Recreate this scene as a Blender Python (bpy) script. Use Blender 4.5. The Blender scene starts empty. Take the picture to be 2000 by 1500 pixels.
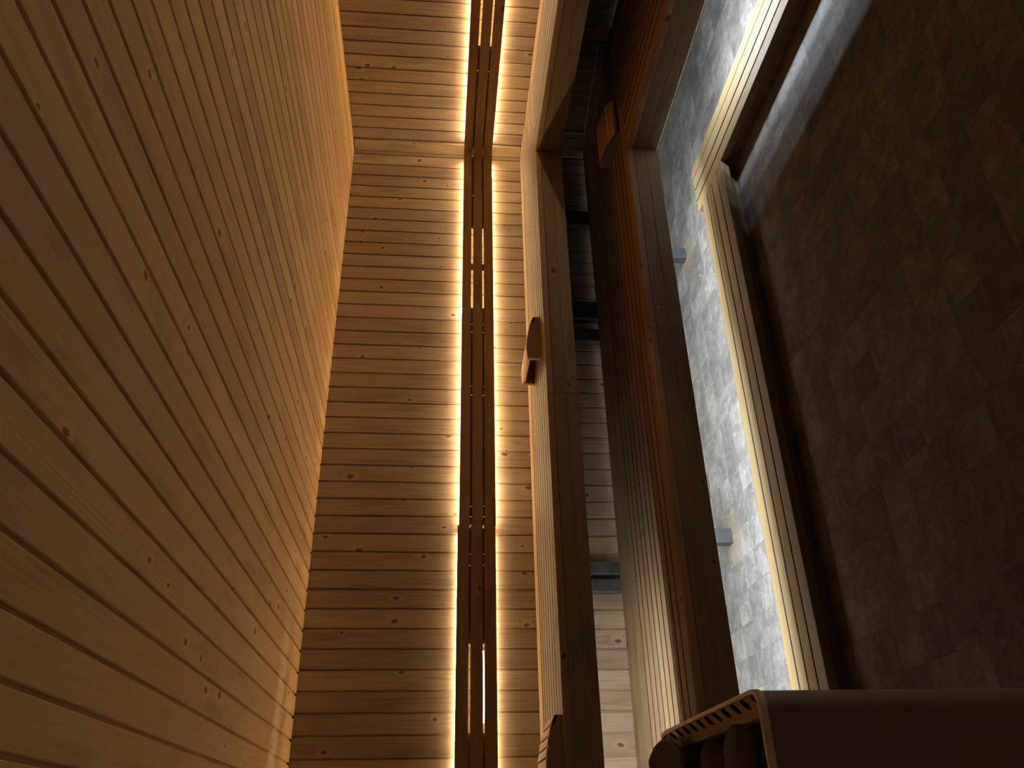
import bpy, bmesh, math, random
from mathutils import Vector, Matrix, noise
random.seed(7)

# ------------------------------------------------------------------ camera, world, exposure
H = 1.385                                  # camera height above the floor
SC = bpy.context.scene
COL = SC.collection
cd = bpy.data.cameras.new('camera')
cam = bpy.data.objects.new('camera', cd)
COL.objects.link(cam)
cd.sensor_fit = 'HORIZONTAL'; cd.sensor_width = 36.0
cd.lens = 1562.75 / 2000.0 * 36.0
cd.clip_start = 0.02
r_ = Vector((-0.020536724598656787, -0.08728228565969975, -0.9959719100219532))
d_ = Vector((-0.8678743114078216, 0.49612468956720923, -0.02558265037559351))
f_ = Vector((0.49635916687531667, 0.863853051746568, -0.0859388296812486))
M = Matrix.Identity(4)
for i in range(3):
    M[i][0] = r_[i]; M[i][1] = -d_[i]; M[i][2] = -f_[i]
M[2][3] = H
cam.matrix_world = M
SC.camera = cam

W = bpy.data.worlds.new('world'); SC.world = W
W.use_nodes = True
W.node_tree.nodes['Background'].inputs[0].default_value = (0, 0, 0, 1)
W.node_tree.nodes['Background'].inputs[1].default_value = 0.0

VS = SC.view_settings
VS.view_transform = 'Standard'; VS.look = 'None'; VS.gamma = 1.0; VS.use_curve_mapping = False
VS.exposure = 0.0
SC.cycles.max_bounces = 6; SC.cycles.diffuse_bounces = 4; SC.cycles.glossy_bounces = 2
SC.cycles.sample_clamp_indirect = 6.0
SC.cycles.adaptive_threshold = 0.02

# strengths of the glowing strips (their colours are below, in the led material)
LED_BACK_RIGHT = 92.0       # behind the backrest, right stretch and along the right wall
LED_BACK_LEFT = 58.0        # behind the backrest, left stretch
LED_LOW = 900.0              # cool strip under the lower benches
LED_LOW_SIDE = 290.0
LED_UP = 172.0               # strip under the left upper bench
WARM = (1.0, 0.69, 0.36)
COOL = (0.72, 0.86, 1.0)
NEUT = (0.93, 0.95, 0.88)

# ------------------------------------------------------------------ room numbers
CEIL = H + 0.62
YW, XW = 3.875, 3.99
XL, YF = -3.0, -2.8
Z_UP = H - 0.475            # top of the upper bench
Z_LO = H - 0.892            # top of the lower bench
Z_ST = H - 1.30             # top of the step

# ------------------------------------------------------------------ materials
def new_mat(name):
    m = bpy.data.materials.new(name); m.use_nodes = True
    nt = m.node_tree
    for n in list(nt.nodes): nt.nodes.remove(n)
    out = nt.nodes.new('ShaderNodeOutputMaterial')
    b = nt.nodes.new('ShaderNodeBsdfPrincipled')
    nt.links.new(b.outputs[0], out.inputs[0])
    return m, nt, b

class G:
    """small helper for node graphs"""
    def __init__(s, nt): s.nt = nt
    def n(s, t, **k):
        x = s.nt.nodes.new(t)
        for a, v in k.items(): setattr(x, a, v)
        return x
    def link(s, a, b): s.nt.links.new(a, b)
    def put(s, inp, v):
        if hasattr(v, 'is_linked') or isinstance(v, bpy.types.NodeSocket): s.link(v, inp)
        else: inp.default_value = v
    def math(s, op, a, b=None, c=None, clamp=False):
        x = s.n('ShaderNodeMath', operation=op); x.use_clamp = clamp
        s.put(x.inputs[0], a)
        if b is not None: s.put(x.inputs[1], b)
        if c is not None: s.put(x.inputs[2], c)
        return x.outputs[0]
    def comb(s, a, b, c=0.0):
        x = s.n('ShaderNodeCombineXYZ')
        for i, v in enumerate((a, b, c)): s.put(x.inputs[i], v)
        return x.outputs[0]
    def noise(s, vec, scale, detail=3.0, rough=0.55, dim='2D'):
        x = s.n('ShaderNodeTexNoise', noise_dimensions=dim)
        s.link(vec, x.inputs['Vector']); x.inputs['Scale'].default_value = scale
        x.inputs['Detail'].default_value = detail; x.inputs['Roughness'].default_value = rough
        return x.outputs['Fac']
    def smooth(s, v, a, b, c=0.0, d=1.0):
        x = s.n('ShaderNodeMapRange', interpolation_type='SMOOTHSTEP'); x.clamp = True
        s.put(x.inputs['Value'], v)
        for k, q in zip(('From Min', 'From Max', 'To Min', 'To Max'), (a, b, c, d)): x.inputs[k].default_value = q
        return x.outputs[0]
    def mix(s, f, a, b, mode='MIX'):
        x = s.n('ShaderNodeMix', data_type='RGBA', blend_type=mode); x.clamp_factor = True
        s.put(x.inputs['Factor'], f)
        for k, v in (('A', a), ('B', b)):
            i = [q for q in x.inputs if q.name == k and q.type == 'RGBA'][0]
            if isinstance(v, tuple): i.default_value = (*v[:3], 1)
            else: s.link(v, i)
        return [q for q in x.outputs if q.type == 'RGBA'][0]

def wood(name, light, dark, knot, knots=0.72, rough=0.55, ring=0.55, spec=0.3):
    m, nt, b = new_mat(name); g = G(nt)
    uv = g.n('ShaderNodeUVMap', uv_map='UVMap').outputs[0]
    sp = g.n('ShaderNodeSeparateXYZ'); g.link(uv, sp.inputs[0])
    u, v = sp.outputs[0], sp.outputs[1]
    # knots: a few cells of a cell pattern
    vo = g.n('ShaderNodeTexVoronoi', voronoi_dimensions='2D', feature='F1')
    wob = g.noise(uv, 30.0, 1.0)
    vk = g.comb(g.math('MULTIPLY', u, 0.62), g.math('ADD', v, g.math('MULTIPLY', wob, 0.012)))
    g.link(vk, vo.inputs['Vector']); vo.inputs['Scale'].default_value = 10.0
    sc = g.n('ShaderNodeSeparateColor'); g.link(vo.outputs['Color'], sc.inputs[0])
    has = g.math('GREATER_THAN', sc.outputs[0], knots)
    size = g.math('MULTIPLY_ADD', sc.outputs[1], 0.08, 0.045)
    dist = vo.outputs['Distance']
    kd = g.math('DIVIDE', dist, size)
    kmask = g.math('MULTIPLY', g.smooth(kd, 0.75, 1.1, 1.0, 0.0), has)
    khalo = g.math('MULTIPLY', g.smooth(kd, 0.9, 3.4, 1.0, 0.0), has)
    # growth rings, bent by slow noise and by the knots
    slow = g.noise(g.comb(g.math('MULTIPLY', u, 0.55), g.math('MULTIPLY', v, 9.0)), 1.0, 2.0)
    ph = g.math('ADD', g.math('MULTIPLY', v, 330.0), g.math('MULTIPLY', slow, 46.0))
    ph = g.math('ADD', ph, g.math('MULTIPLY', khalo, 9.0))
    rg = g.math('MULTIPLY_ADD', g.math('SINE', ph), 0.5, 0.5)
    rg = g.math('POWER', rg, 1.8)
    amp = g.smooth(g.noise(g.comb(g.math('MULTIPLY', u, 1.3), g.math('MULTIPLY', v, 14.0)), 1.0, 2.0), 0.3, 0.7)
    rg = g.math('MULTIPLY', rg, g.math('MULTIPLY_ADD', amp, 0.8, 0.2))
    fine = g.noise(g.comb(g.math('MULTIPLY', u, 6.0), g.math('MULTIPLY', v, 420.0)), 1.0, 3.0)
    blot = g.noise(g.comb(g.math('MULTIPLY', u, 2.2), g.math('MULTIPLY', v, 12.0)), 1.0, 3.0)
    col = g.mix(g.math('MULTIPLY', rg, ring), light, dark)
    col = g.mix(g.math('MULTIPLY', g.smooth(fine, 0.45, 0.75), 0.28), col, dark)
    col = g.mix(g.math('MULTIPLY', g.smooth(blot, 0.5, 0.78), 0.5), col, tuple(0.55 * a + 0.45 * c for a, c in zip(dark, knot)))
    pale = tuple(min(1, a * 1.22) for a in light)
    col = g.mix(g.math('MULTIPLY', g.smooth(khalo, 0.15, 0.6), 0.4), col, pale)
    col = g.mix(g.math('MULTIPLY', kmask, 0.85), col, knot)
    tone = g.n('ShaderNodeAttribute', attribute_name='tone')
    col = g.mix(1.0, col, tone.outputs['Color'], 'MULTIPLY')
    g.link(col, b.inputs['Base Color'])
    b.inputs['Roughness'].default_value = rough
    b.inputs['Specular IOR Level'].default_value = spec
    bp = g.n('ShaderNodeBump'); bp.inputs['Strength'].default_value = 0.16; bp.inputs['Distance'].default_value = 0.002
    g.link(g.math('ADD', rg, g.math('MULTIPLY', fine, 0.8)), bp.inputs['Height'])
    g.link(bp.outputs[0], b.inputs['Normal'])
    return m

PINE = wood('pine panelling', (0.375, 0.292, 0.215), (0.245, 0.174, 0.118), (0.08, 0.042, 0.024), 0.84, ring=0.7)
PINE_CEIL = wood('pale pine ceiling boards', (0.60, 0.395, 0.20), (0.47, 0.285, 0.13), (0.13, 0.06, 0.03), 0.90, rough=0.68, ring=0.4)
DARKPINE = wood('dark stained panelling', (0.16, 0.10, 0.06), (0.10, 0.06, 0.035), (0.04, 0.02, 0.01), 0.85)  # for the unseen walls, coloured dark only to cut bounced light
PINE_BENCH = wood('pine bench timber', (0.32, 0.232, 0.14), (0.22, 0.147, 0.082), (0.08, 0.04, 0.024), 0.90)
PINE_BACK = wood('pine backrest timber', (0.32, 0.235, 0.14), (0.235, 0.16, 0.09), (0.08, 0.04, 0.02), 0.90)
PINE_STEP = wood('pale pine step timber', (0.178, 0.116, 0.051), (0.135, 0.084, 0.037), (0.11, 0.07, 0.045), 0.90)
ALDER = wood('headrest timber', (0.80, 0.54, 0.32), (0.66, 0.42, 0.23), (0.3, 0.18, 0.1), 0.97, ring=0.3)

def plain(name, col, rough, metal=0.0, spec=0.4, nz=0.0, scale=20.0):
    m, nt, b = new_mat(name); g = G(nt)
    tc = g.n('ShaderNodeTexCoord').outputs['Object']
    a = g.noise(tc, scale, 4.0, 0.6, '3D')
    c = g.mix(g.smooth(a, 0.3, 0.75), tuple(x * (1 - nz) for x in col), tuple(min(1, x * (1 + nz)) for x in col))
    g.link(c, b.inputs['Base Color'])
    b.inputs['Roughness'].default_value = rough; b.inputs['Metallic'].default_value = metal
    b.inputs['Specular IOR Level'].default_value = spec
    bp = g.n('ShaderNodeBump'); bp.inputs['Strength'].default_value = 0.15; bp.inputs['Distance'].default_value = 0.003
    g.link(a, bp.inputs['Height']); g.link(bp.outputs[0], b.inputs['Normal'])
    return m

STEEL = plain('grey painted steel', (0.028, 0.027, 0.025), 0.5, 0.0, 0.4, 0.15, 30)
DARK_STEEL = plain('dark steel', (0.10, 0.10, 0.105), 0.45, 0.3, 0.4, 0.25, 25)
STOVE = plain('brushed stove steel', (0.30, 0.25, 0.21), 0.42, 0.35, 0.5, 0.12, 12)
LINER = plain('stove liner steel', (0.80, 0.67, 0.53), 0.45, 0.0, 0.5, 0.15, 12)
STONE = plain('sauna stone', (0.14, 0.122, 0.10), 0.85, 0.0, 0.3, 0.45, 22)
WHITE = plain('white screw cap', (0.9, 0.9, 0.88), 0.4)
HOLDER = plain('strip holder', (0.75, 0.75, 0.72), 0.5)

def led(name, col, s):
    m, nt, b = new_mat(name)
    b.inputs['Base Color'].default_value = (0.9, 0.9, 0.9, 1)
    b.inputs['Emission Color'].default_value = (*col, 1)
    b.inputs['Emission Strength'].default_value = s
    return m
L_BR = led('warm glow strip', WARM, LED_BACK_RIGHT)
L_BL = led('warm glow strip dim', WARM, LED_BACK_LEFT)
L_LOW = led('cool glow strip', COOL, LED_LOW)
L_LOWS = led('cool glow strip side', COOL, LED_LOW_SIDE)
L_LOWD = led('cool glow strip dim', COOL, LED_LOW_SIDE * 0.55)
L_UP = led('neutral glow strip', NEUT, LED_UP)
L_SAG = led('white glow strip', (0.93, 0.97, 1.0), 9.0)

LEG_SPOTS = [(1.24, 3.58), (2.94, 3.59)]
def floor_mat():
    m, nt, b = new_mat('slate floor tiles'); g = G(nt)
    P = g.n('ShaderNodeTexCoord').outputs['Object']
    sp = g.n('ShaderNodeSeparateXYZ'); g.link(P, sp.inputs[0])
    T = 0.1367
    fx = g.math('DIVIDE', g.math('SUBTRACT', sp.outputs[0], 1.099), T)
    fy = g.math('DIVIDE', g.math('SUBTRACT', sp.outputs[1], 1.690), T)
    ix, iy = g.math('FLOOR', fx), g.math('FLOOR', fy)
    ax = g.math('ABSOLUTE', g.math('SUBTRACT', g.math('FRACT', fx), 0.5))
    ay = g.math('ABSOLUTE', g.math('SUBTRACT', g.math('FRACT', fy), 0.5))
    edge = g.math('MAXIMUM', ax, ay)
    grout = g.smooth(edge, 0.486, 0.494)
    wn = g.n('ShaderNodeTexWhiteNoise', noise_dimensions='2D'); g.link(g.comb(ix, iy), wn.inputs['Vector'])
    sv = g.n('ShaderNodeSeparateColor'); g.link(wn.outputs['Color'], sv.inputs[0])
    off = g.comb(g.math('MULTIPLY_ADD', sv.outputs[0], 31.0, sp.outputs[0]), g.math('MULTIPLY_ADD', sv.outputs[1], 17.0, sp.outputs[1]))
    cloud = g.noise(off, 9.0, 5.0, 0.62)
    d1 = g.noise(off, 5.0, 2.0)
    vo = g.n('ShaderNodeTexVoronoi', voronoi_dimensions='2D', feature='F1')
    q = g.n('ShaderNodeVectorMath', operation='ADD'); g.link(off, q.inputs[0]); g.link(g.comb(g.math('MULTIPLY', d1, 0.35), g.math('MULTIPLY', cloud, 0.2)), q.inputs[1])
    g.link(q.outputs[0], vo.inputs['Vector']); vo.inputs['Scale'].default_value = 14.0
    vein = g.noise(q.outputs[0], 26.0, 4.0, 0.7)
    base = g.mix(g.smooth(cloud, 0.3, 0.7), (0.095, 0.083, 0.071), (0.163, 0.144, 0.124))
    base = g.mix(g.math('MULTIPLY', g.smooth(vein, 0.52, 0.66), 0.5), base, (0.24, 0.214, 0.184))
    base = g.mix(g.math('MULTIPLY', g.smooth(vo.outputs['Distance'], 0.25, 0.6), 0.25), base, (0.072, 0.063, 0.053))
    tone = g.smooth(sv.outputs[2], 0.0, 1.0, 0.76, 1.18)
    base = g.mix(1.0, base, g.comb(tone, tone, tone), 'MULTIPLY')
    base = g.mix(g.math('MULTIPLY', grout, 0.75), base, (0.095, 0.083, 0.07))
    # rust and limescale around the steel legs
    for lx, ly in LEG_SPOTS:
        dx = g.math('SUBTRACT', sp.outputs[0], lx - 0.02); dy = g.math('SUBTRACT', sp.outputs[1], ly - 0.05)
        dd = g.math('SQRT', g.math('ADD', g.math('MULTIPLY', dx, dx), g.math('MULTIPLY', dy, dy)))
        dd = g.math('ADD', dd, g.math('MULTIPLY', g.math('SUBTRACT', cloud, 0.5), 0.16))
        base = g.mix(g.math('MULTIPLY', g.smooth(dd, 0.04, 0.17, 1.0, 0.0), 0.5), base, (0.18, 0.124, 0.06))
    g.link(base, b.inputs['Base Color'])
    b.inputs['Roughness'].default_value = 0.62; b.inputs['Specular IOR Level'].default_value = 0.3
    bp = g.n('ShaderNodeBump'); bp.inputs['Strength'].default_value = 0.5; bp.inputs['Distance'].default_value = 0.004
    hgt = g.math('SUBTRACT', g.math('ADD', g.math('MULTIPLY', vein, 0.7), vo.outputs['Distance']), g.math('MULTIPLY', grout, 0.9))
    g.link(hgt, bp.inputs['Height']); g.link(bp.outputs[0], b.inputs['Normal'])
    return m
FLOOR = floor_mat()

# ------------------------------------------------------------------ mesh helpers
class MB:
    """collects pieces; build() links them as ONE mesh object with grain-following UVs and a tone per board"""
    def __init__(s):
        s.bm = bmesh.new()
        s.uv = s.bm.loops.layers.uv.new('UVMap')
        s.col = s.bm.loops.layers.float_color.new('tone')
    def face(s, vs, uvs, tone=1.0, smooth=False):
        try: f = s.bm.faces.new(vs)
        except ValueError: return
        f.smooth = smooth
        t = tone if isinstance(tone, tuple) else (tone, tone, tone)
        for l, w in zip(f.loops, uvs):
            l[s.uv].uv = w; l[s.col] = (*t, 1.0)
        return f
    def prism(s, prof, axis, a0, a1, tone=None, open_=False, cuts=None, grime=None):
        """profile [(p, q)] swept along an axis; p, q are the two other axes in x, y, z order"""
        if tone is None:
            k = random.uniform(0.84, 1.10); tone = (k, k * random.uniform(0.96, 1.02), k * random.uniform(0.92, 1.04))
        ou, ov = random.uniform(0, 400), random.uniform(0, 400)
        def P(a, p, q):
            return {'x': (a, p, q), 'y': (p, a, q), 'z': (p, q, a)}[axis]
        n = len(prof)
        cum = [0.0]
        for i in range(n):
            p, q = prof[i], prof[(i + 1) % n]
            cum.append(cum[-1] + math.hypot(q[0] - p[0], q[1] - p[1]))
        ts = [a0, a1] if not cuts else [a0 + (a1 - a0) * i / cuts for i in range(cuts + 1)]
        R = [[s.bm.verts.new(P(t, *p)) for p in prof] for t in ts]
        for k in range(len(ts) - 1):
            for i in range(n if not open_ else n - 1):
                j = (i + 1) % n
                s.face([R[k][i], R[k][j], R[k + 1][j], R[k + 1][i]],
                       [(ou + ts[k], ov + cum[i]), (ou + ts[k], ov + cum[i + 1]), (ou + ts[k + 1], ov + cum[i + 1]), (ou + ts[k + 1], ov + cum[i])],
                       tone if grime is None or abs(prof[j][0] - prof[i][0]) > 0.004 else tuple(c * grime for c in tone))  # side faces and chamfers take a darker tone than the top
        if not open_:
            for t, ring in ((ts[0], list(reversed(R[0]))), (ts[-1], R[-1])):
                pr = list(reversed(prof)) if ring is not R[-1] else prof
                s.face(ring, [(ou + p[0], ov + p[1]) for p in pr], tuple(0.9 * c for c in tone) if isinstance(tone, tuple) else tone * 0.9)
        return s
    def board(s, x, y, z, axis, c=0.003, tone=None, grime=None):
        """a chamfered box whose grain runs along axis; x, y, z are (low, high)"""
        d = {'x': (y, z), 'y': (x, z), 'z': (x, y)}[axis]
        (p0, p1), (q0, q1) = d
        c = min(c, (p1 - p0) * 0.45, (q1 - q0) * 0.45)
        prof = [(p0 + c, q0), (p1 - c, q0), (p1, q0 + c), (p1, q1 - c), (p1 - c, q1), (p0 + c, q1), (p0, q1 - c), (p0, q0 + c)]
        a = {'x': x, 'y': y, 'z': z}[axis]
        return s.prism(prof, axis, a[0], a[1], tone, grime=grime)
    def tube(s, pts, r, n=8):
        rings = []
        for i, p in enumerate(pts):
            p = Vector(p)
            d = (Vector(pts[min(i + 1, len(pts) - 1)]) - Vector(pts[max(i - 1, 0)])).normalized()
            a = d.orthogonal().normalized() if abs(d.z) > 0.9 else d.cross(Vector((0, 0, 1))).normalized()
            b = d.cross(a)
            rings.append([s.bm.verts.new(p + (a * math.cos(t) + b * math.sin(t)) * r) for t in [2 * math.pi * k / n for k in range(n)]])
        for A, B in zip(rings, rings[1:]):
            for k in range(n):
                j = (k + 1) % n
                s.face([A[k], A[j], B[j], B[k]], [(0, 0)] * 4, 1.0, True)
        s.face(list(reversed(rings[0])), [(0, 0)] * n); s.face(rings[-1], [(0, 0)] * n)
        return s
    def build(s, name, mat, parent=None, loc=(0, 0, 0)):
        bmesh.ops.recalc_face_normals(s.bm, faces=s.bm.faces[:])
        me = bpy.data.meshes.new(name); s.bm.to_mesh(me); s.bm.free()
        me.materials.append(mat)
        o = bpy.data.objects.new(name, me); COL.objects.link(o)
        o.location = loc
        if parent: o.parent = parent
        return o

def tag(o, label, cat, group=None):
    o['label'] = label; o['category'] = cat
    if group: o['group'] = group
    return o
def thing(name, label, cat, loc, group=None):
    o = bpy.data.objects.new(name, None); COL.objects.link(o)
    o.location = loc; o.empty_display_size = 0.1
    return tag(o, label, cat, group)
def part(mb, name, mat, root):
    """a part given in room coordinates, parented to its thing without moving"""
    o = mb.build(name, mat)
    o.parent = root
    o.location = -root.location
    return o
def struct(o):
    o['kind'] = 'structure'; return o

# ------------------------------------------------------------------ the room
def boards_profile(a0, a1, pitch, phase, depth, sign):
    """one tongue-and-groove face: list of (start, end) of boards between a0 and a1"""
    k = math.floor((a0 - phase) / pitch)
    out = []
    while phase + k * pitch < a1:
        s, e = phase + k * pitch, phase + (k + 1) * pitch
        out.append((max(s, a0), min(e, a1))); k += 1
    return out

GR = 0.0098     # width of the groove between boards
def panel(name, across, a0, a1, pitch, phase, axis, l0, l1, face, inward, thick=0.02, flip=False, mat=None):
    """board-clad surface. across: axis the boards step along; axis: grain; face: coordinate of the face;
    inward: +1 / -1, direction from the face into the room"""
    mb = MB()
    third = ({'x', 'y', 'z'} - {across, axis}).pop()
    for s, e in boards_profile(a0, a1, pitch, phase, 0, 0):
        if e - s < 0.012: continue
        g0 = s + GR; c = 0.0022
        f = face; b = face - inward * 0.0085; bk = face - inward * thick
        prof = [(s, b), (g0 - 0.0005, b), (g0, b + inward * 0.002), (g0, f - inward * c), (g0 + c, f), (e - c, f), (e, f - inward * c), (e, bk), (s, bk)]
        if flip:
            prof = [(s + e - p, q) for p, q in prof]
        order = [q for q in 'xyz' if q != axis]
        if order[0] != across: prof = [(q, p) for p, q in prof]
        mb.prism(prof, axis, l0, l1)
    return struct(mb.build(name, mat or PINE))

panel('wall_back', 'x', XL, XW, 0.0928, 0.3282 - 0.0085, 'z', 0.0, CEIL, YW, -1)
panel('wall_right', 'y', YF, YW, 0.0915, 3.6871, 'z', 0.0, CEIL, XW, -1)
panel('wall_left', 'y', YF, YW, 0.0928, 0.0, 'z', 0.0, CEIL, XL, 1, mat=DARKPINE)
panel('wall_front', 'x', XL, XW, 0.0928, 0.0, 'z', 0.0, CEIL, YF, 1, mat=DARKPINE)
panel('ceiling', 'x', XL, XW, 0.0935, 1.0568 - 0.004, 'y', YF, YW, CEIL, -1, mat=PINE_CEIL)
mb = MB(); mb.board((3.972, XW - 0.0005), (3.790, 3.8745), (Z_UP + 0.001, CEIL - 0.006), 'z', 0.003, (1.12, 1.1, 1.05))
struct(mb.build('trim_1', PINE))
mb = MB(); mb.board((XL - 0.02, XW + 0.02), (YF - 0.02, YW + 0.02), (-0.05, 0.0), 'x', 0.0)
struct(mb.build('floor', FLOOR))

# ------------------------------------------------------------------ backrests with light strips behind
def seg(a, b, step=0.2):
    n = max(2, int(abs(b - a) / step) + 1)
    return [a + (b - a) * i / (n - 1) for i in range(n)]

def backrest(label, axis, a0, a1, front, zs, mat_led, shade, spacers, led0=0.0, led1=0.0, wall=None, backs=(), led_d=0.0185):
    """three boards on edge. axis: direction it runs; front: coordinate of its front face"""
    mid = (a0 + a1) / 2
    loc = (mid, front, zs[0][0]) if axis == 'x' else (front, mid, zs[0][0])
    t = thing('backrest', label, 'backrest', loc, 'wooden backrests on the walls')
    th = 0.022
    for z0, z1 in zs:
        k = shade * random.uniform(0.94, 1.05)
        mb = MB()
        if axis == 'x': mb.board((a0, a1), (front, front + th), (z0, z1), 'x', 0.002, (k, k, k))
        else: mb.board((front, front + th), (a0, a1), (z0, z1), 'y', 0.002, (k, k, k))
        part(mb, 'slat', PINE_BACK, t)
    for a in spacers:
        mb = MB()
        if axis == 'x': mb.board((a - 0.025, a + 0.025), (front + th, wall), (zs[0][0] + 0.012, zs[2][1] - 0.012), 'z', 0.002)
        else: mb.board((front + th, wall), (a - 0.025, a + 0.025), (zs[0][0] + 0.012, zs[2][1] - 0.012), 'z', 0.002)
        part(mb, 'batten', PINE_BACK, t)
    for a, b, d in backs:
        mb = MB(); d += front + th
        z0, z1 = zs[0][0] + 0.022, zs[2][1] - 0.022
        if axis == 'x': mb.board((a, b), (d, d + 0.006), (z0, z1), 'x', 0.001)
        else: mb.board((d, d + 0.006), (a, b), (z0, z1), 'y', 0.001)
        part(mb, 'backing_lath', PINE_BACK, t)
    for z in (zs[0][0] + 0.004, zs[2][1] - 0.004):
        d = wall - led_d
        pts = [((a, d, z) if axis == 'x' else (d, a, z)) for a in seg(a0 + led0, a1 - led1)]
        o = part(MB().tube(pts, 0.0035, 6), 'light_strip', mat_led, t)
    return t

zR = [(H - 0.281, H - 0.226), (H - 0.216, H - 0.162), (H - 0.150, H - 0.098)]
zL = [(H - 0.2785, H - 0.2225), (H - 0.2135, H - 0.157), (H - 0.148, H - 0.090)]
backrest('long glowing backrest of three boards on the back wall beside the corner', 'x', 1.372, 3.915, 3.80, zR, L_BR, 1.0,
         [1.45, 2.15, 2.56, 3.0, 3.6, 3.885], 0.02, 0.02, YW - 0.001, [(1.38, 1.42, .001), (1.48, 2.12, .004), (2.18, 2.53, .002), (2.59, 2.70, .002), (3.3, 3.57, .002), (3.63, 3.89, .002)])
backrest('dim stretch of wooden backrest on the back wall above the curved headrest by the stove', 'x', XL + 0.001, 1.368, 3.796, zL, L_BL, 0.92,
         [-2.4, -1.3, -0.6, 0.05, 1.2], 0.02, 0.02, YW - 0.001, [(0.08, 0.42, .008), (0.80, 1.17, .005), (1.23, 1.36, .002)], led_d=0.0085)
backrest('three-board wooden backrest glowing on the right wall', 'y', YF + 0.001, 3.798, 3.917, zR, L_BR, 1.0,
         [0.2, 1.0, 1.8, 3.2], 0.02, 0.05, XW - 0.001, [(3.0, 3.17, .003), (3.23, 3.77, .002)])

# the loose stretch of strip that shows white through a slit of the left backrest
rt = [o for o in bpy.data.objects if o.type == 'EMPTY' and o['label'].startswith('dim stretch')][0]
sag = part(MB().tube([(a, 3.8295, H - 0.2185 - 0.002 * math.sin((a - 0.46) / 0.31 * math.pi)) for a in seg(0.46, 0.77, 0.03)], 0.0032, 6), 'loose_light_strip', L_SAG, rt)
rt2 = [o for o in bpy.data.objects if o.type == 'EMPTY' and o['label'].startswith('long glowing')][0]
for x0, x1, z in ((3.73, 3.81, zR[0][0] - 0.004), (2.655, 2.72, zR[2][1] + 0.0025)):
    o = part(MB().tube([(x0 + (x1 - x0) * k / 8, 3.834, z + (0.010 if z < H - 0.2 else -0.012) * abs(k / 4 - 1) ** 2) for k in range(9)], 0.0032, 6), 'loose_light_strip', L_SAG, rt2)
    o['label'] = 'bright white bit of strip peeping past the board edge'
sag['label'] = 'white strip shining through the slit between two boards'

# ------------------------------------------------------------------ benches
def rounded(p0, p1, z0, z1, r, side):
    """slat profile; side 'lo'/'hi' has the rounded nose on the low/high p"""
    pts = []
    c = 0.003
    if side == 'lo':
        pts += [(p1 - c, z0), (p1, z0 + c), (p1, z1 - c), (p1 - c, z1)]
        for k in range(5):
            a = math.pi / 2 + math.pi / 2 * k / 4; pts.append((p0 + r + r * math.cos(a), z1 - r + r * math.sin(a)))
        pts += [(p0, z0 + c), (p0 + c, z0)]
        pts.reverse()
    return pts

def bench(label, group, axis, a0, a1, edges, rear, z, front, fasc, thick, rear_boards=True, gap=0.010, tight=()):
    """axis: direction the bench runs; edges: slat boundaries from the front edge back; rear: (from, to) of the rear board;
    fasc: list of (z0, z1) of the front boards under the nose"""
    mid = (a0 + a1) / 2
    t = thing('sauna_bench', label, 'bench', (mid, front, 0) if axis == 'x' else (front, mid, 0), group)
    for i, (p0, p1) in enumerate(zip(edges, edges[1:])):
        mb = MB()
        q1 = p1 - (gap if i not in tight else 0.0012)
        if i == 0: mb.prism(rounded(p0, q1, z - thick, z, 0.009, 'lo'), axis, a0, a1)
        else:
            q = ((a0, a1), (p0, q1)) if axis == 'x' else ((p0, q1), (a0, a1))
            mb.board(q[0], q[1], (z - 0.028, z - 0.0008), axis, 0.002, grime=0.16)
        part(mb, 'slat', PINE_BENCH, t)
    if rear:
        mb = MB(); n = max(1, round((rear[1] - rear[0]) / 0.073)); w = (rear[1] - rear[0]) / n
        for i in range(n):
            p = (rear[0] + i * w, rear[0] + (i + 1) * w - 0.0004)
            q = ((a0, a1), p) if axis == 'x' else (p, (a0, a1))
            mb.board(q[0], q[1], (z - 0.028, z), axis, 0.0012)
        part(mb, 'rear_board', PINE_BENCH, t)
    for z0, z1 in fasc:
        mb = MB()
        q = ((a0, a1), (front + 0.002, front + 0.028)) if axis == 'x' else ((front + 0.002, front + 0.028), (a0, a1))
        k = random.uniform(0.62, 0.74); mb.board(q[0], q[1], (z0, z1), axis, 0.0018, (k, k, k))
        part(mb, 'front_board', PINE_BENCH, t)
    return t

def beam(t, x, y, z, mat=STEEL, name='support_beam'):
    mb = MB(); mb.board(x, y, z, 'x' if x[1] - x[0] > y[1] - y[0] else 'y', 0.002)
    return part(mb, name, mat, t)
def post(t, x, y, z, mat, name):
    mb = MB(); mb.board(x, y, z, 'z', 0.003)
    return part(mb, name, mat, t)
def glow(t, pts, mat, r=0.004):
    return part(MB().tube(pts, r, 6), 'light_strip', mat, t)

FU, FL = 3.157, 2.857           # front edges of the long benches
GU, GL = 3.301, 3.034           # front edges of the benches along the right wall
up_e = [FU + 0.0728 * k for k in range(9)]
lo_e = [2.857, 2.943, 3.0125, 3.082, 3.152, 3.221, 3.294, 3.368, 3.446, 3.519, 3.605]
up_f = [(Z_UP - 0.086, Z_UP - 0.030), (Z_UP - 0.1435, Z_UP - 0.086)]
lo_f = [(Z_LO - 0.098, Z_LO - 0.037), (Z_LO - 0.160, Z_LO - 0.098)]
JU, JL = 1.775, 1.948           # joints of the long benches
UPG, LOG = 'upper sauna benches', 'lower sauna benches'

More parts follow.
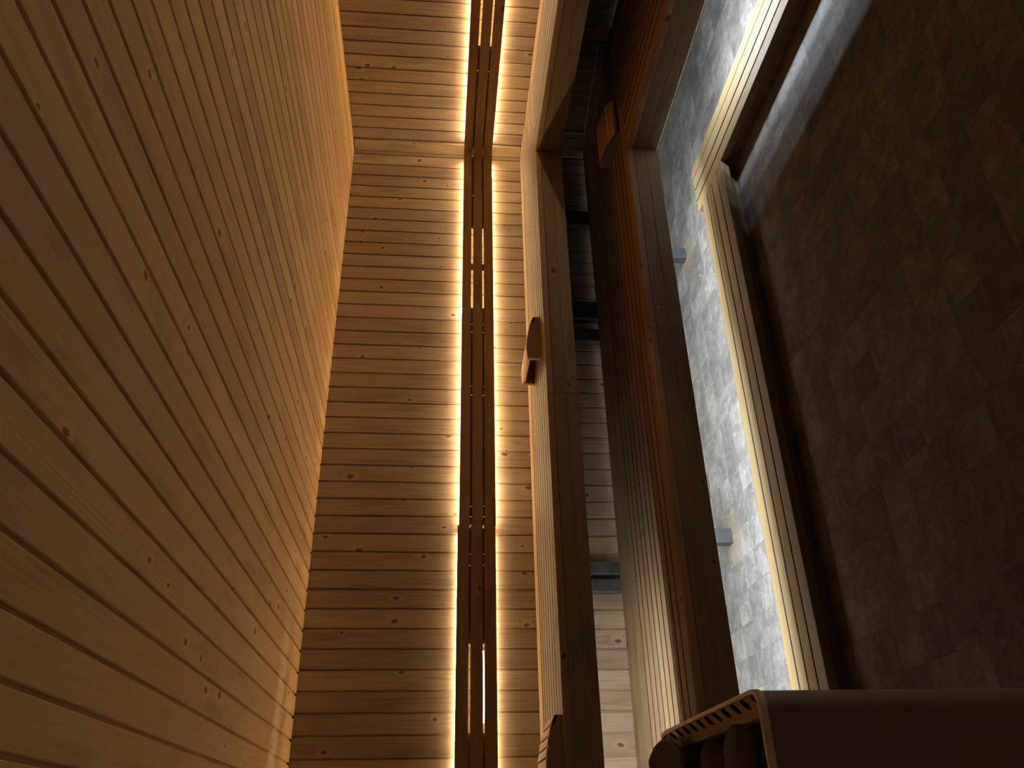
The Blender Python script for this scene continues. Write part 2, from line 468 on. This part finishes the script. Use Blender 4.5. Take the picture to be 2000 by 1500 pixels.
bu_l = bench('left length of the upper bench, its front face ending at the joint beyond the stove', UPG, 'x', XL + 0.002, JU - 0.001, up_e, (up_e[-1], 3.873), Z_UP, FU, up_f, 0.029)
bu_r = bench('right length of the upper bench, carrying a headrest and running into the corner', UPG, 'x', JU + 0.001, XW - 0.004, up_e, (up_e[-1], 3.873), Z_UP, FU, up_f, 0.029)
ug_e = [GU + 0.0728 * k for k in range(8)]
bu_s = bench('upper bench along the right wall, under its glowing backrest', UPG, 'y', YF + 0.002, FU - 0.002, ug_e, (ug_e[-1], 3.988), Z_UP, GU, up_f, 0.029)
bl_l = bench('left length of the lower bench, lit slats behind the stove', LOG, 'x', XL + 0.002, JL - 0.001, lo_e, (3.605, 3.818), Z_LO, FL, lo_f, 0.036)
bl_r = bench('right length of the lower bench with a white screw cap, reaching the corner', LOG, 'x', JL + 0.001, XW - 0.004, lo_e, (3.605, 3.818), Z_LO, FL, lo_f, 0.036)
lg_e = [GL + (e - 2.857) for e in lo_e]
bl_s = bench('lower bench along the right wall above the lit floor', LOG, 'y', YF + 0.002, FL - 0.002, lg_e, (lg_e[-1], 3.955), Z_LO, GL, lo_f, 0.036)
for q in (bu_s, bl_s): pass

# steel frames: cross beams under the seats, posts at the walls, legs on the floor
def frame(t, axis, spots, p0, p1, z, th=0.03):
    for a in spots:
        if axis == 'x': beam(t, (a - 0.018, a + 0.018), (p0, p1), (z - th - 0.03, z - th))
        else: beam(t, (p0, p1), (a - 0.018, a + 0.018), (z - th - 0.03, z - th))
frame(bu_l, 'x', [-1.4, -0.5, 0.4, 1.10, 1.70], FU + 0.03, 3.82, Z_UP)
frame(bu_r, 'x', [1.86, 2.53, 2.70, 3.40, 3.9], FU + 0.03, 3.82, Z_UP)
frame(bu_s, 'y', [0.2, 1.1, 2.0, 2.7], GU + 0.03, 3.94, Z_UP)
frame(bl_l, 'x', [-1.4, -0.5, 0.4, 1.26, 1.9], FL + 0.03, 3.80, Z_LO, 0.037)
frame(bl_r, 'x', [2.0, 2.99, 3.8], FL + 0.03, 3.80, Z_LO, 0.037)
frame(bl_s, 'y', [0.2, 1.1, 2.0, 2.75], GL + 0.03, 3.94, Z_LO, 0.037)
for t, x0, x1 in ((bu_l, -2.65, -2.585), (bu_l, -1.45, -1.385), (bu_l, -0.55, -0.485), (bu_l, 1.046, 1.110), (bu_l, 1.134, 1.198), (bu_r, 2.497, 2.582), (bu_r, 2.656, 2.778), (bu_r, 3.37, 3.485)):
    post(t, (x0, x1), (3.8255, 3.8735), (0.0, Z_UP - 0.029), DARK_STEEL, 'wall_post')
for y0 in (1.9, 2.05):
    post(bu_s, (3.962, 3.9885), (y0, y0 + 0.06), (0.0, Z_UP - 0.029), DARK_STEEL, 'wall_post')
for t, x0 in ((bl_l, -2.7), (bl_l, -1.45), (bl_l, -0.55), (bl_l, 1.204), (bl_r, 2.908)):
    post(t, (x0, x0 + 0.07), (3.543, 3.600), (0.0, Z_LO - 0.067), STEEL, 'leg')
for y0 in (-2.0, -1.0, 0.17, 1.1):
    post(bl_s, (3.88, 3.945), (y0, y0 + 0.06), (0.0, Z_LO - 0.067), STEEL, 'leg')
# two pale bracket bars in the dark corner below the upper bench
for y0, x0 in ((3.80, 3.93), (3.62, 3.955)):
    post(bu_r, (x0, x0 + 0.012), (y0, y0 + 0.012), (Z_LO + 0.02, Z_UP - 0.029), HOLDER, 'bracket_bar')
# white cap on the lower front board
mb = MB(); mb.tube([(2.056, FL + 0.0025, H - 0.949), (2.056, FL - 0.0015, H - 0.949)], 0.0045, 10)
o = part(mb, 'screw_cap', WHITE, bl_r); o['label'] = 'tiny white screw cap'
# light strips under the benches
def flat_strip(t, x0, x1, y, z, tilt, mat, h=0.011):
    # a flat strip stuck to the rear face of a front board, shining back under the bench and a little down
    ny, nz = math.cos(tilt), -math.sin(tilt); uy, uz = math.sin(tilt), math.cos(tilt)
    mb = MB()
    def P(a, u, n): return (a, y + uy * u + ny * n, z + uz * u + nz * n)
    prof = [P(0, -h / 2, 0)[1:], P(0, h / 2, 0)[1:], P(0, h / 2, -0.004)[1:], P(0, -h / 2, -0.004)[1:]]
    mb.prism(prof, 'x', x0, x1, 1.0, cuts=12)
    o = part(mb, 'light_strip', HOLDER, t)
    o.data.materials.append(mat)
    for p in o.data.polygons:
        if p.normal.y * ny + p.normal.z * nz > 0.95: p.material_index = 1
    return o
ZG = Z_LO - 0.063
flat_strip(bl_l, XL + 0.05, JL - 0.01, FL + 0.050, Z_LO - 0.075, math.radians(12), L_LOW)
flat_strip(bl_r, JL + 0.01, 3.06, FL + 0.040, Z_LO - 0.090, math.radians(0), L_LOW)
for x in (3.14, 3.20, 3.24, 3.285):
    mb = MB(); mb.prism([(x - 0.006, Z_LO - 0.041), (x + 0.006, Z_LO - 0.041), (x + 0.006, Z_LO - 0.046), (x - 0.006, Z_LO - 0.046)], 'y', YF + 0.05, 2.60, 1.0, cuts=14)
    o = part(mb, 'light_strip', HOLDER, bl_s); o.data.materials.append(L_LOWS if x < 3.22 else L_LOWD)
    for p in o.data.polygons:
        if p.normal.z < -0.9: p.material_index = 1
glow(bu_l, [(x, 3.208, Z_UP - 0.085) for x in seg(XL + 0.05, 0.80)], L_UP)

# ------------------------------------------------------------------ low steps on the floor
def step(label, axis, a0, a1, p0, p1, hi_nose):
    t = thing('step_platform', label, 'step', ((a0 + a1) / 2, (p0 + p1) / 2, 0) if axis == 'x' else ((p0 + p1) / 2, (a0 + a1) / 2, 0), 'low wooden steps before the benches')
    n = 4; w = (p1 - p0 + 0.008) / n
    for i in range(n):
        q0 = p0 + i * w; q1 = q0 + w - (0.008 if not (axis == 'y' and i == 2) else 0.002)
        if axis == 'y' and i == 2: q1 = q0 + w - 0.002
        if axis == 'y' and i == 1: q1 = q0 + w - 0.008
        mb = MB()
        if axis == 'x': mb.board((a0, a1), (q0, q1), (Z_ST - 0.036, Z_ST), 'x', 0.002, grime=0.25 if i > 0 else None)
        else: mb.board((q0, q1), (a0, a1), (Z_ST - 0.036, Z_ST), 'y', 0.002, grime=0.25 if i > 0 else None)
        part(mb, 'slat', PINE_STEP, t)
    return t
SY0, SY1 = 2.700, 2.998
SX0, SX1 = 2.818, 3.108
st = step('long low slatted step on the floor along the back-wall benches', 'x', XL + 0.002, SX0 - 0.003, SY0, SY1, True)
# bearers lengthwise under the outer and inner slats, ends cut aslant
def bearer(t, x0, x1, y0, y1, s0, s1):
    mb = MB()
    prof = [(x0, Z_ST - 0.0365), (x1, Z_ST - 0.0365), (x1 - s1, 0.0), (x0 + s0, 0.0)]
    mb.prism(prof, 'y', y0, y1)
    part(mb, 'bearer', PINE_STEP, t)
bearer(st, XL + 0.01, 0.915, SY0 + 0.045, SY0 + 0.083, 0, -0.012)
bearer(st, 0.945, SX0 - 0.006, SY0 + 0.045, SY0 + 0.083, -0.012, 0.06)
for x in (-1.2, -0.3, 0.6, 1.5, 2.4):
    mb = MB(); mb.board((x, x + 0.045), (SY0 + 0.085, SY1 - 0.03), (0.0, Z_ST - 0.0365), 'y', 0.002)
    part(mb, 'bearer', PINE_STEP, st)
sd = step('low slatted step on the floor along the right-wall benches, lit end lapping the corner', 'y', YF + 0.002, 3.062, SX0, SX1, False)
mb = MB(); mb.board((SX0 + 0.012, SX0 + 0.05), (YF + 0.01, 3.05), (0.0, Z_ST - 0.0365), 'y', 0.002); part(mb, 'bearer', PINE_STEP, sd)
for y in (-1.0, 0.0, 1.0, 1.9, 2.6):
    mb = MB(); mb.board((SX0 + 0.052, SX1 - 0.03), (y, y + 0.045), (0.0, Z_ST - 0.0365), 'x', 0.002); part(mb, 'bearer', PINE_STEP, sd)

# ------------------------------------------------------------------ headrests: two cheeks and slats over a curve
HP = [(0.0, 0.028), (0.024, 0.040), (0.060, 0.050), (0.100, 0.058), (0.140, 0.064), (0.180, 0.067), (0.215, 0.066), (0.245, 0.062)]
def headrest(label, loc, rotz, mirror=False):
    """local: curve runs along -x from the low end at x=0; slats run along +y (0 .. 0.27)"""
    t = thing('headrest', label, 'headrest', loc, 'curved wooden headrests')
    t.rotation_euler = (0, 0, rotz)
    D = 0.27
    for y0, y1 in ((0.0, 0.020), (D - 0.02, D)):
        mb = MB()
        prof = [(-x, z - 0.004) for x, z in HP] + [(-0.247, 0.0), (-0.0, 0.0)]
        mb.prism(prof, 'y', y0, y1, 1.0)
        mb.build('cheek', PINE_BENCH, t)
    cuts = [0.0, 0.040, 0.078, 0.114, 0.150, 0.186, 0.222, 0.250]
    def hz(x):
        for (a, b), (c, d) in zip(HP, HP[1:]):
            if a <= x <= c: return b + (d - b) * (x - a) / (c - a)
        return HP[-1][1]
    for a, b in zip(cuts, cuts[1:]):
        b2 = b - 0.0085
        mb = MB()
        prof = [(-a, hz(a)), (-b2, hz(b2)), (-b2 + 0.001, hz(b2) - 0.014), (-a - 0.001, hz(a) - 0.014)]
        mb.prism(prof, 'y', 0.006 if a > 0 else 0.0, D - 0.006)
        mb.build('slat', ALDER, t)
    return t
headrest('curved wooden headrest lying on the upper bench by the middle of the back wall', (2.312, 3.335, Z_UP), 0)
headrest('curved wooden headrest on the upper bench nearest the stove', (0.410, 3.19, Z_UP), 0)
headrest('curved wooden headrest on the lower bench in the corner', (3.21, 2.930, Z_LO), 0)
hr = [o for o in bpy.data.objects if o.name.startswith('headrest')][-1]
hr.rotation_euler = (0, 0, -math.pi / 2)

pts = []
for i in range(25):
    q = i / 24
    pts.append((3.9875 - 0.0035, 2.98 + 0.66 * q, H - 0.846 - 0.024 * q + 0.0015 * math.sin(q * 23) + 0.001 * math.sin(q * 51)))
o = MB().tube(pts, 0.0025, 6).build('cable', HOLDER)  # added pale tube, stands in for light leaking through a gap
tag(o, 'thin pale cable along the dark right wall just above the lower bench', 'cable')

# ------------------------------------------------------------------ stove full of stones
ZT = H - 0.55
X1, Y0, Y1 = 0.222, 1.412, 2.082
X0 = X1 - 0.66
sv = thing('sauna_stove', 'large box-shaped steel sauna stove filled with dark stones', 'stove', ((X0 + X1) / 2, (Y0 + Y1) / 2, 0))
def ring(x0, x1, y0, y1, r, n=6):
    pts = []
    for cx, cy, a0 in ((x1 - r, y1 - r, 0), (x0 + r, y1 - r, 90), (x0 + r, y0 + r, 180), (x1 - r, y0 + r, 270)):
        for k in range(n + 1):
            a = math.radians(a0 + 90 * k / n); pts.append((cx + r * math.cos(a), cy + r * math.sin(a)))
    return pts
def loft(rings, mat, name, root, close=False):
    mb = MB(); V = [[mb.bm.verts.new((x, y, z)) for x, y in pts] for pts, z in rings]
    n = len(V[0])
    pairs = list(zip(V, V[1:])) + ([(V[-1], V[0])] if close else [])
    for A, B in pairs:
        for k in range(n):
            j = (k + 1) % n
            mb.face([A[k], A[j], B[j], B[k]], [(0, 0)] * 4, 1.0, True)
    o = part(mb, name, mat, root)
    for p in o.data.polygons: p.use_smooth = True
    m = o.modifiers.new('edges', 'EDGE_SPLIT'); m.split_angle = math.radians(40)
    return o
R0 = 0.035
loft([(ring(X0, X1, Y0, Y1, R0), 0.03), (ring(X0, X1, Y0, Y1, R0), ZT - 0.012), (ring(X0 + .0015, X1 - .0015, Y0 + .0015, Y1 - .0015, R0), ZT - 0.0125),
      (ring(X0 + .0015, X1 - .0015, Y0 + .0015, Y1 - .0015, R0), 0.03)], STOVE, 'outer_casing', sv, True)
mb = MB(); mb.board((X0 + 0.02, X1 - 0.02), (Y0 + 0.02, Y1 - 0.02), (0.0, 0.03), 'x', 0.002); part(mb, 'plinth', DARK_STEEL, sv)
# folded rim
def rr(d): return ring(X0 + d, X1 - d, Y0 + d, Y1 - d, max(R0 - d, 0.012))
loft([(rr(-0.002), ZT - 0.014), (rr(-0.002), ZT - 0.002), (rr(0.0), ZT), (rr(0.006), ZT), (rr(0.0075), ZT - 0.002), (rr(0.0075), ZT - 0.0045), (rr(0.004), ZT - 0.0045), (rr(0.002), ZT - 0.006)], LINER, 'rim', sv, True)
# perforated liner: each wall is a strip with a row of round holes near the top
def perforated(mb, p0, p1, z0, z1, holes, zc, r, nrm):
    """p0, p1: plan ends; holes: distances along; real openings cut as a ring of quads in each cell"""
    p0, p1 = Vector((*p0, 0)), Vector((*p1, 0)); L = (p1 - p0).length; d = (p1 - p0) / L
    ca, sa = math.cos(math.radians(44)), math.sin(math.radians(44))     # the collar leans outward to the rim
    def pt(a, t):
        if t < zb: q = p0 + d * a + nrm * ((zb - zc) * ca); return mb.bm.verts.new((q.x, q.y, zc + (zb - zc) * sa + (t - zb)))
        q = p0 + d * a + nrm * ((t - zc) * ca); return mb.bm.verts.new((q.x, q.y, zc + (t - zc) * sa))
    hw = 0.0275
    zt, zb = zc + 0.0165, zc - 0.032
    last = 0.0
    def quad(a0, a1, b0, b1): mb.face([pt(a0, b0), pt(a1, b0), pt(a1, b1), pt(a0, b1)], [(0, 0)] * 4)
    for h in holes:
        if h - hw > last + 1e-4: quad(last, h - hw, zb, zt)
        N = 24; C = []; S = []
        for k in range(N):
            a = 2 * math.pi * (k + 0.5) / N
            c, s = math.cos(a), math.sin(a)
            C.append((h + r * c, zc + r * s))
            tx = (hw / abs(c)) if abs(c) > 1e-6 else 9
            tz = ((zt - zc) if s > 0 else (zc - zb)) / max(abs(s), 1e-6)
            m_ = min(tx, tz); S.append((h + m_ * c, zc + m_ * s))
        for k in range(N):
            j = (k + 1) % N
            mb.face([pt(*C[k]), pt(*C[j]), pt(*S[j]), pt(*S[k])], [(0, 0)] * 4)
            q = nrm * 0.0016 - Vector((0, 0, 0.0016))
            va, vb = pt(*C[k]), pt(*C[j]); vc, vd = pt(*C[j]), pt(*C[k])
            for v in (vc, vd): v.co += q
            mb.face([va, vb, vc, vd], [(0, 0)] * 4)
        for (sx, sz) in ((1, 1), (1, -1), (-1, 1), (-1, -1)):       # fill the cell corners
            cx, cz = h + sx * hw, zt if sz > 0 else zb
            near = sorted(S, key=lambda p: (p[0] - cx) ** 2 + (p[1] - cz) ** 2)
            onx = [p for p in S if abs(p[0] - cx) < 1e-6 and (p[1] - zc) * sz > 0]
            onz = [p for p in S if abs(p[1] - cz) < 1e-6 and (p[0] - h) * sx > 0]
            if onx and onz:
                A_ = max(onx, key=lambda p: (p[1] - zc) * sz); B_ = max(onz, key=lambda p: (p[0] - h) * sx)
                mb.face([pt(*A_), pt(cx, cz), pt(*B_)], [(0, 0)] * 4)
        last = h + hw
    if L > last + 1e-4: quad(last, L, zb, zt)
    quad(0, L, z0, zb)
zc = ZT - 0.0140
ir = 0.0135
mb = MB(); perforated(mb, (X1 - ir, Y0 + 0.012), (X1 - ir, Y1 - 0.012), 0.25, ZT - 0.004, [0.036 + 0.0555 * k for k in range(11)], zc, 0.0142, Vector((1, 0, 0)))
part(mb, 'side_liner', LINER, sv)
mb = MB(); perforated(mb, (X0 + ir, Y0 + 0.012), (X0 + ir, Y1 - 0.012), 0.25, ZT - 0.004, [0.036 + 0.0555 * k for k in range(11)], zc, 0.0142, Vector((-1, 0, 0)))
part(mb, 'side_liner', LINER, sv)
mb = MB(); perforated(mb, (X0 + 0.03, Y1 - ir), (X1 - 0.03, Y1 - ir), 0.25, ZT - 0.004, [0.036 + 0.0555 * k for k in range(10)], zc, 0.0142, Vector((0, 1, 0)))
part(mb, 'rear_liner', LINER, sv)
mb = MB(); perforated(mb, (X0 + 0.03, Y0 + ir), (X1 - 0.03, Y0 + ir), 0.25, ZT - 0.004, [0.036 + 0.0555 * k for k in range(10)], zc, 0.0142, Vector((0, -1, 0)))
part(mb, 'front_liner', LINER, sv)
mb = MB(); mb.board((X0 + 0.014, X1 - 0.014), (Y0 + 0.014, Y1 - 0.014), (0.42, 0.44), 'x', 0.001); part(mb, 'stone_grate', DARK_STEEL, sv)

# stones: a few shapes, copied; every stone an object of its own
def stone_mesh(seed):
    rnd = random.Random(seed); bm = bmesh.new()
    bmesh.ops.create_icosphere(bm, subdivisions=4, radius=1.0)
    off = Vector((rnd.uniform(0, 50), rnd.uniform(0, 50), rnd.uniform(0, 50)))
    planes = [(Vector((rnd.gauss(0, 1), rnd.gauss(0, 1), rnd.gauss(0, 1))).normalized(), rnd.uniform(0.62, 0.9)) for _ in range(7)]
    for v in bm.verts:
        c = v.co.copy()
        c *= 1 + 0.22 * noise.noise(c * 1.1 + off) + 0.07 * noise.noise(c * 3.3 + off) + 0.02 * noise.noise(c * 9 + off)
        for n_, d in planes:
            e = c.dot(n_) - d
            if e > 0: c -= n_ * e * 0.8
        v.co = c
    for f in bm.faces: f.smooth = True
    me = bpy.data.meshes.new('stone'); bm.to_mesh(me); bm.free(); me.materials.append(STONE)
    return me
meshes = [stone_mesh(s) for s in (3, 11, 19, 27)]
def add_stone(x, y, z, sx, sy, sz, k):
    o = bpy.data.objects.new('stone', meshes[k % 4]); COL.objects.link(o)
    o.location = (x, y, z); o.scale = (sx, sy, sz)
    o.rotation_euler = (random.uniform(-.5, .5), random.uniform(-.5, .5), random.uniform(0, 6.3))
    tag(o, 'rough dark stone heaped in the open top of the steel stove', 'stone', 'dark stones heaped in the stove')
k = 0
for iz, (zz, nx, ny) in enumerate(((0.51, 5, 5), (0.62, 5, 5), (0.725, 5, 5))):
    for ix in range(nx):
        for iy in range(ny):
            x = X0 + 0.075 + (X1 - X0 - 0.15) * ix / (nx - 1) + random.uniform(-.008, .008)
            y = Y0 + 0.075 + (Y1 - Y0 - 0.15) * iy / (ny - 1) + random.uniform(-.008, .008)
            add_stone(x, y, zz + random.uniform(-.01, .01), 0.066, 0.062, 0.056, k); k += 1
# top of the heap
for x, y, dz, a, b, c in ((0.125, 1.67, -.062, .072, .10, .055), (0.115, 1.52, -.10, .075, .075, .05), (0.118, 1.975, .002, .080, .080, .068), (0.10, 1.825, -.062, .078, .072, .05),
                          (0.02, 1.80, .02, .10, .11, .06), (0.0, 1.60, -.02, .09, .10, .06), (0.02, 2.0, .02, .09, .07, .06),
                          (-0.16, 1.66, .02, .10, .10, .07), (-0.16, 1.88, .03, .10, .10, .07), (-0.31, 1.75, -.02, .08, .10, .06), (-0.31, 1.55, -.04, .08, .09, .06), (-0.31, 1.95, -.03, .08, .09, .06), (-0.15, 1.50, -.05, .08, .07, .05)):
    add_stone(x, y, ZT + dz, a, b, c, k); k += 1
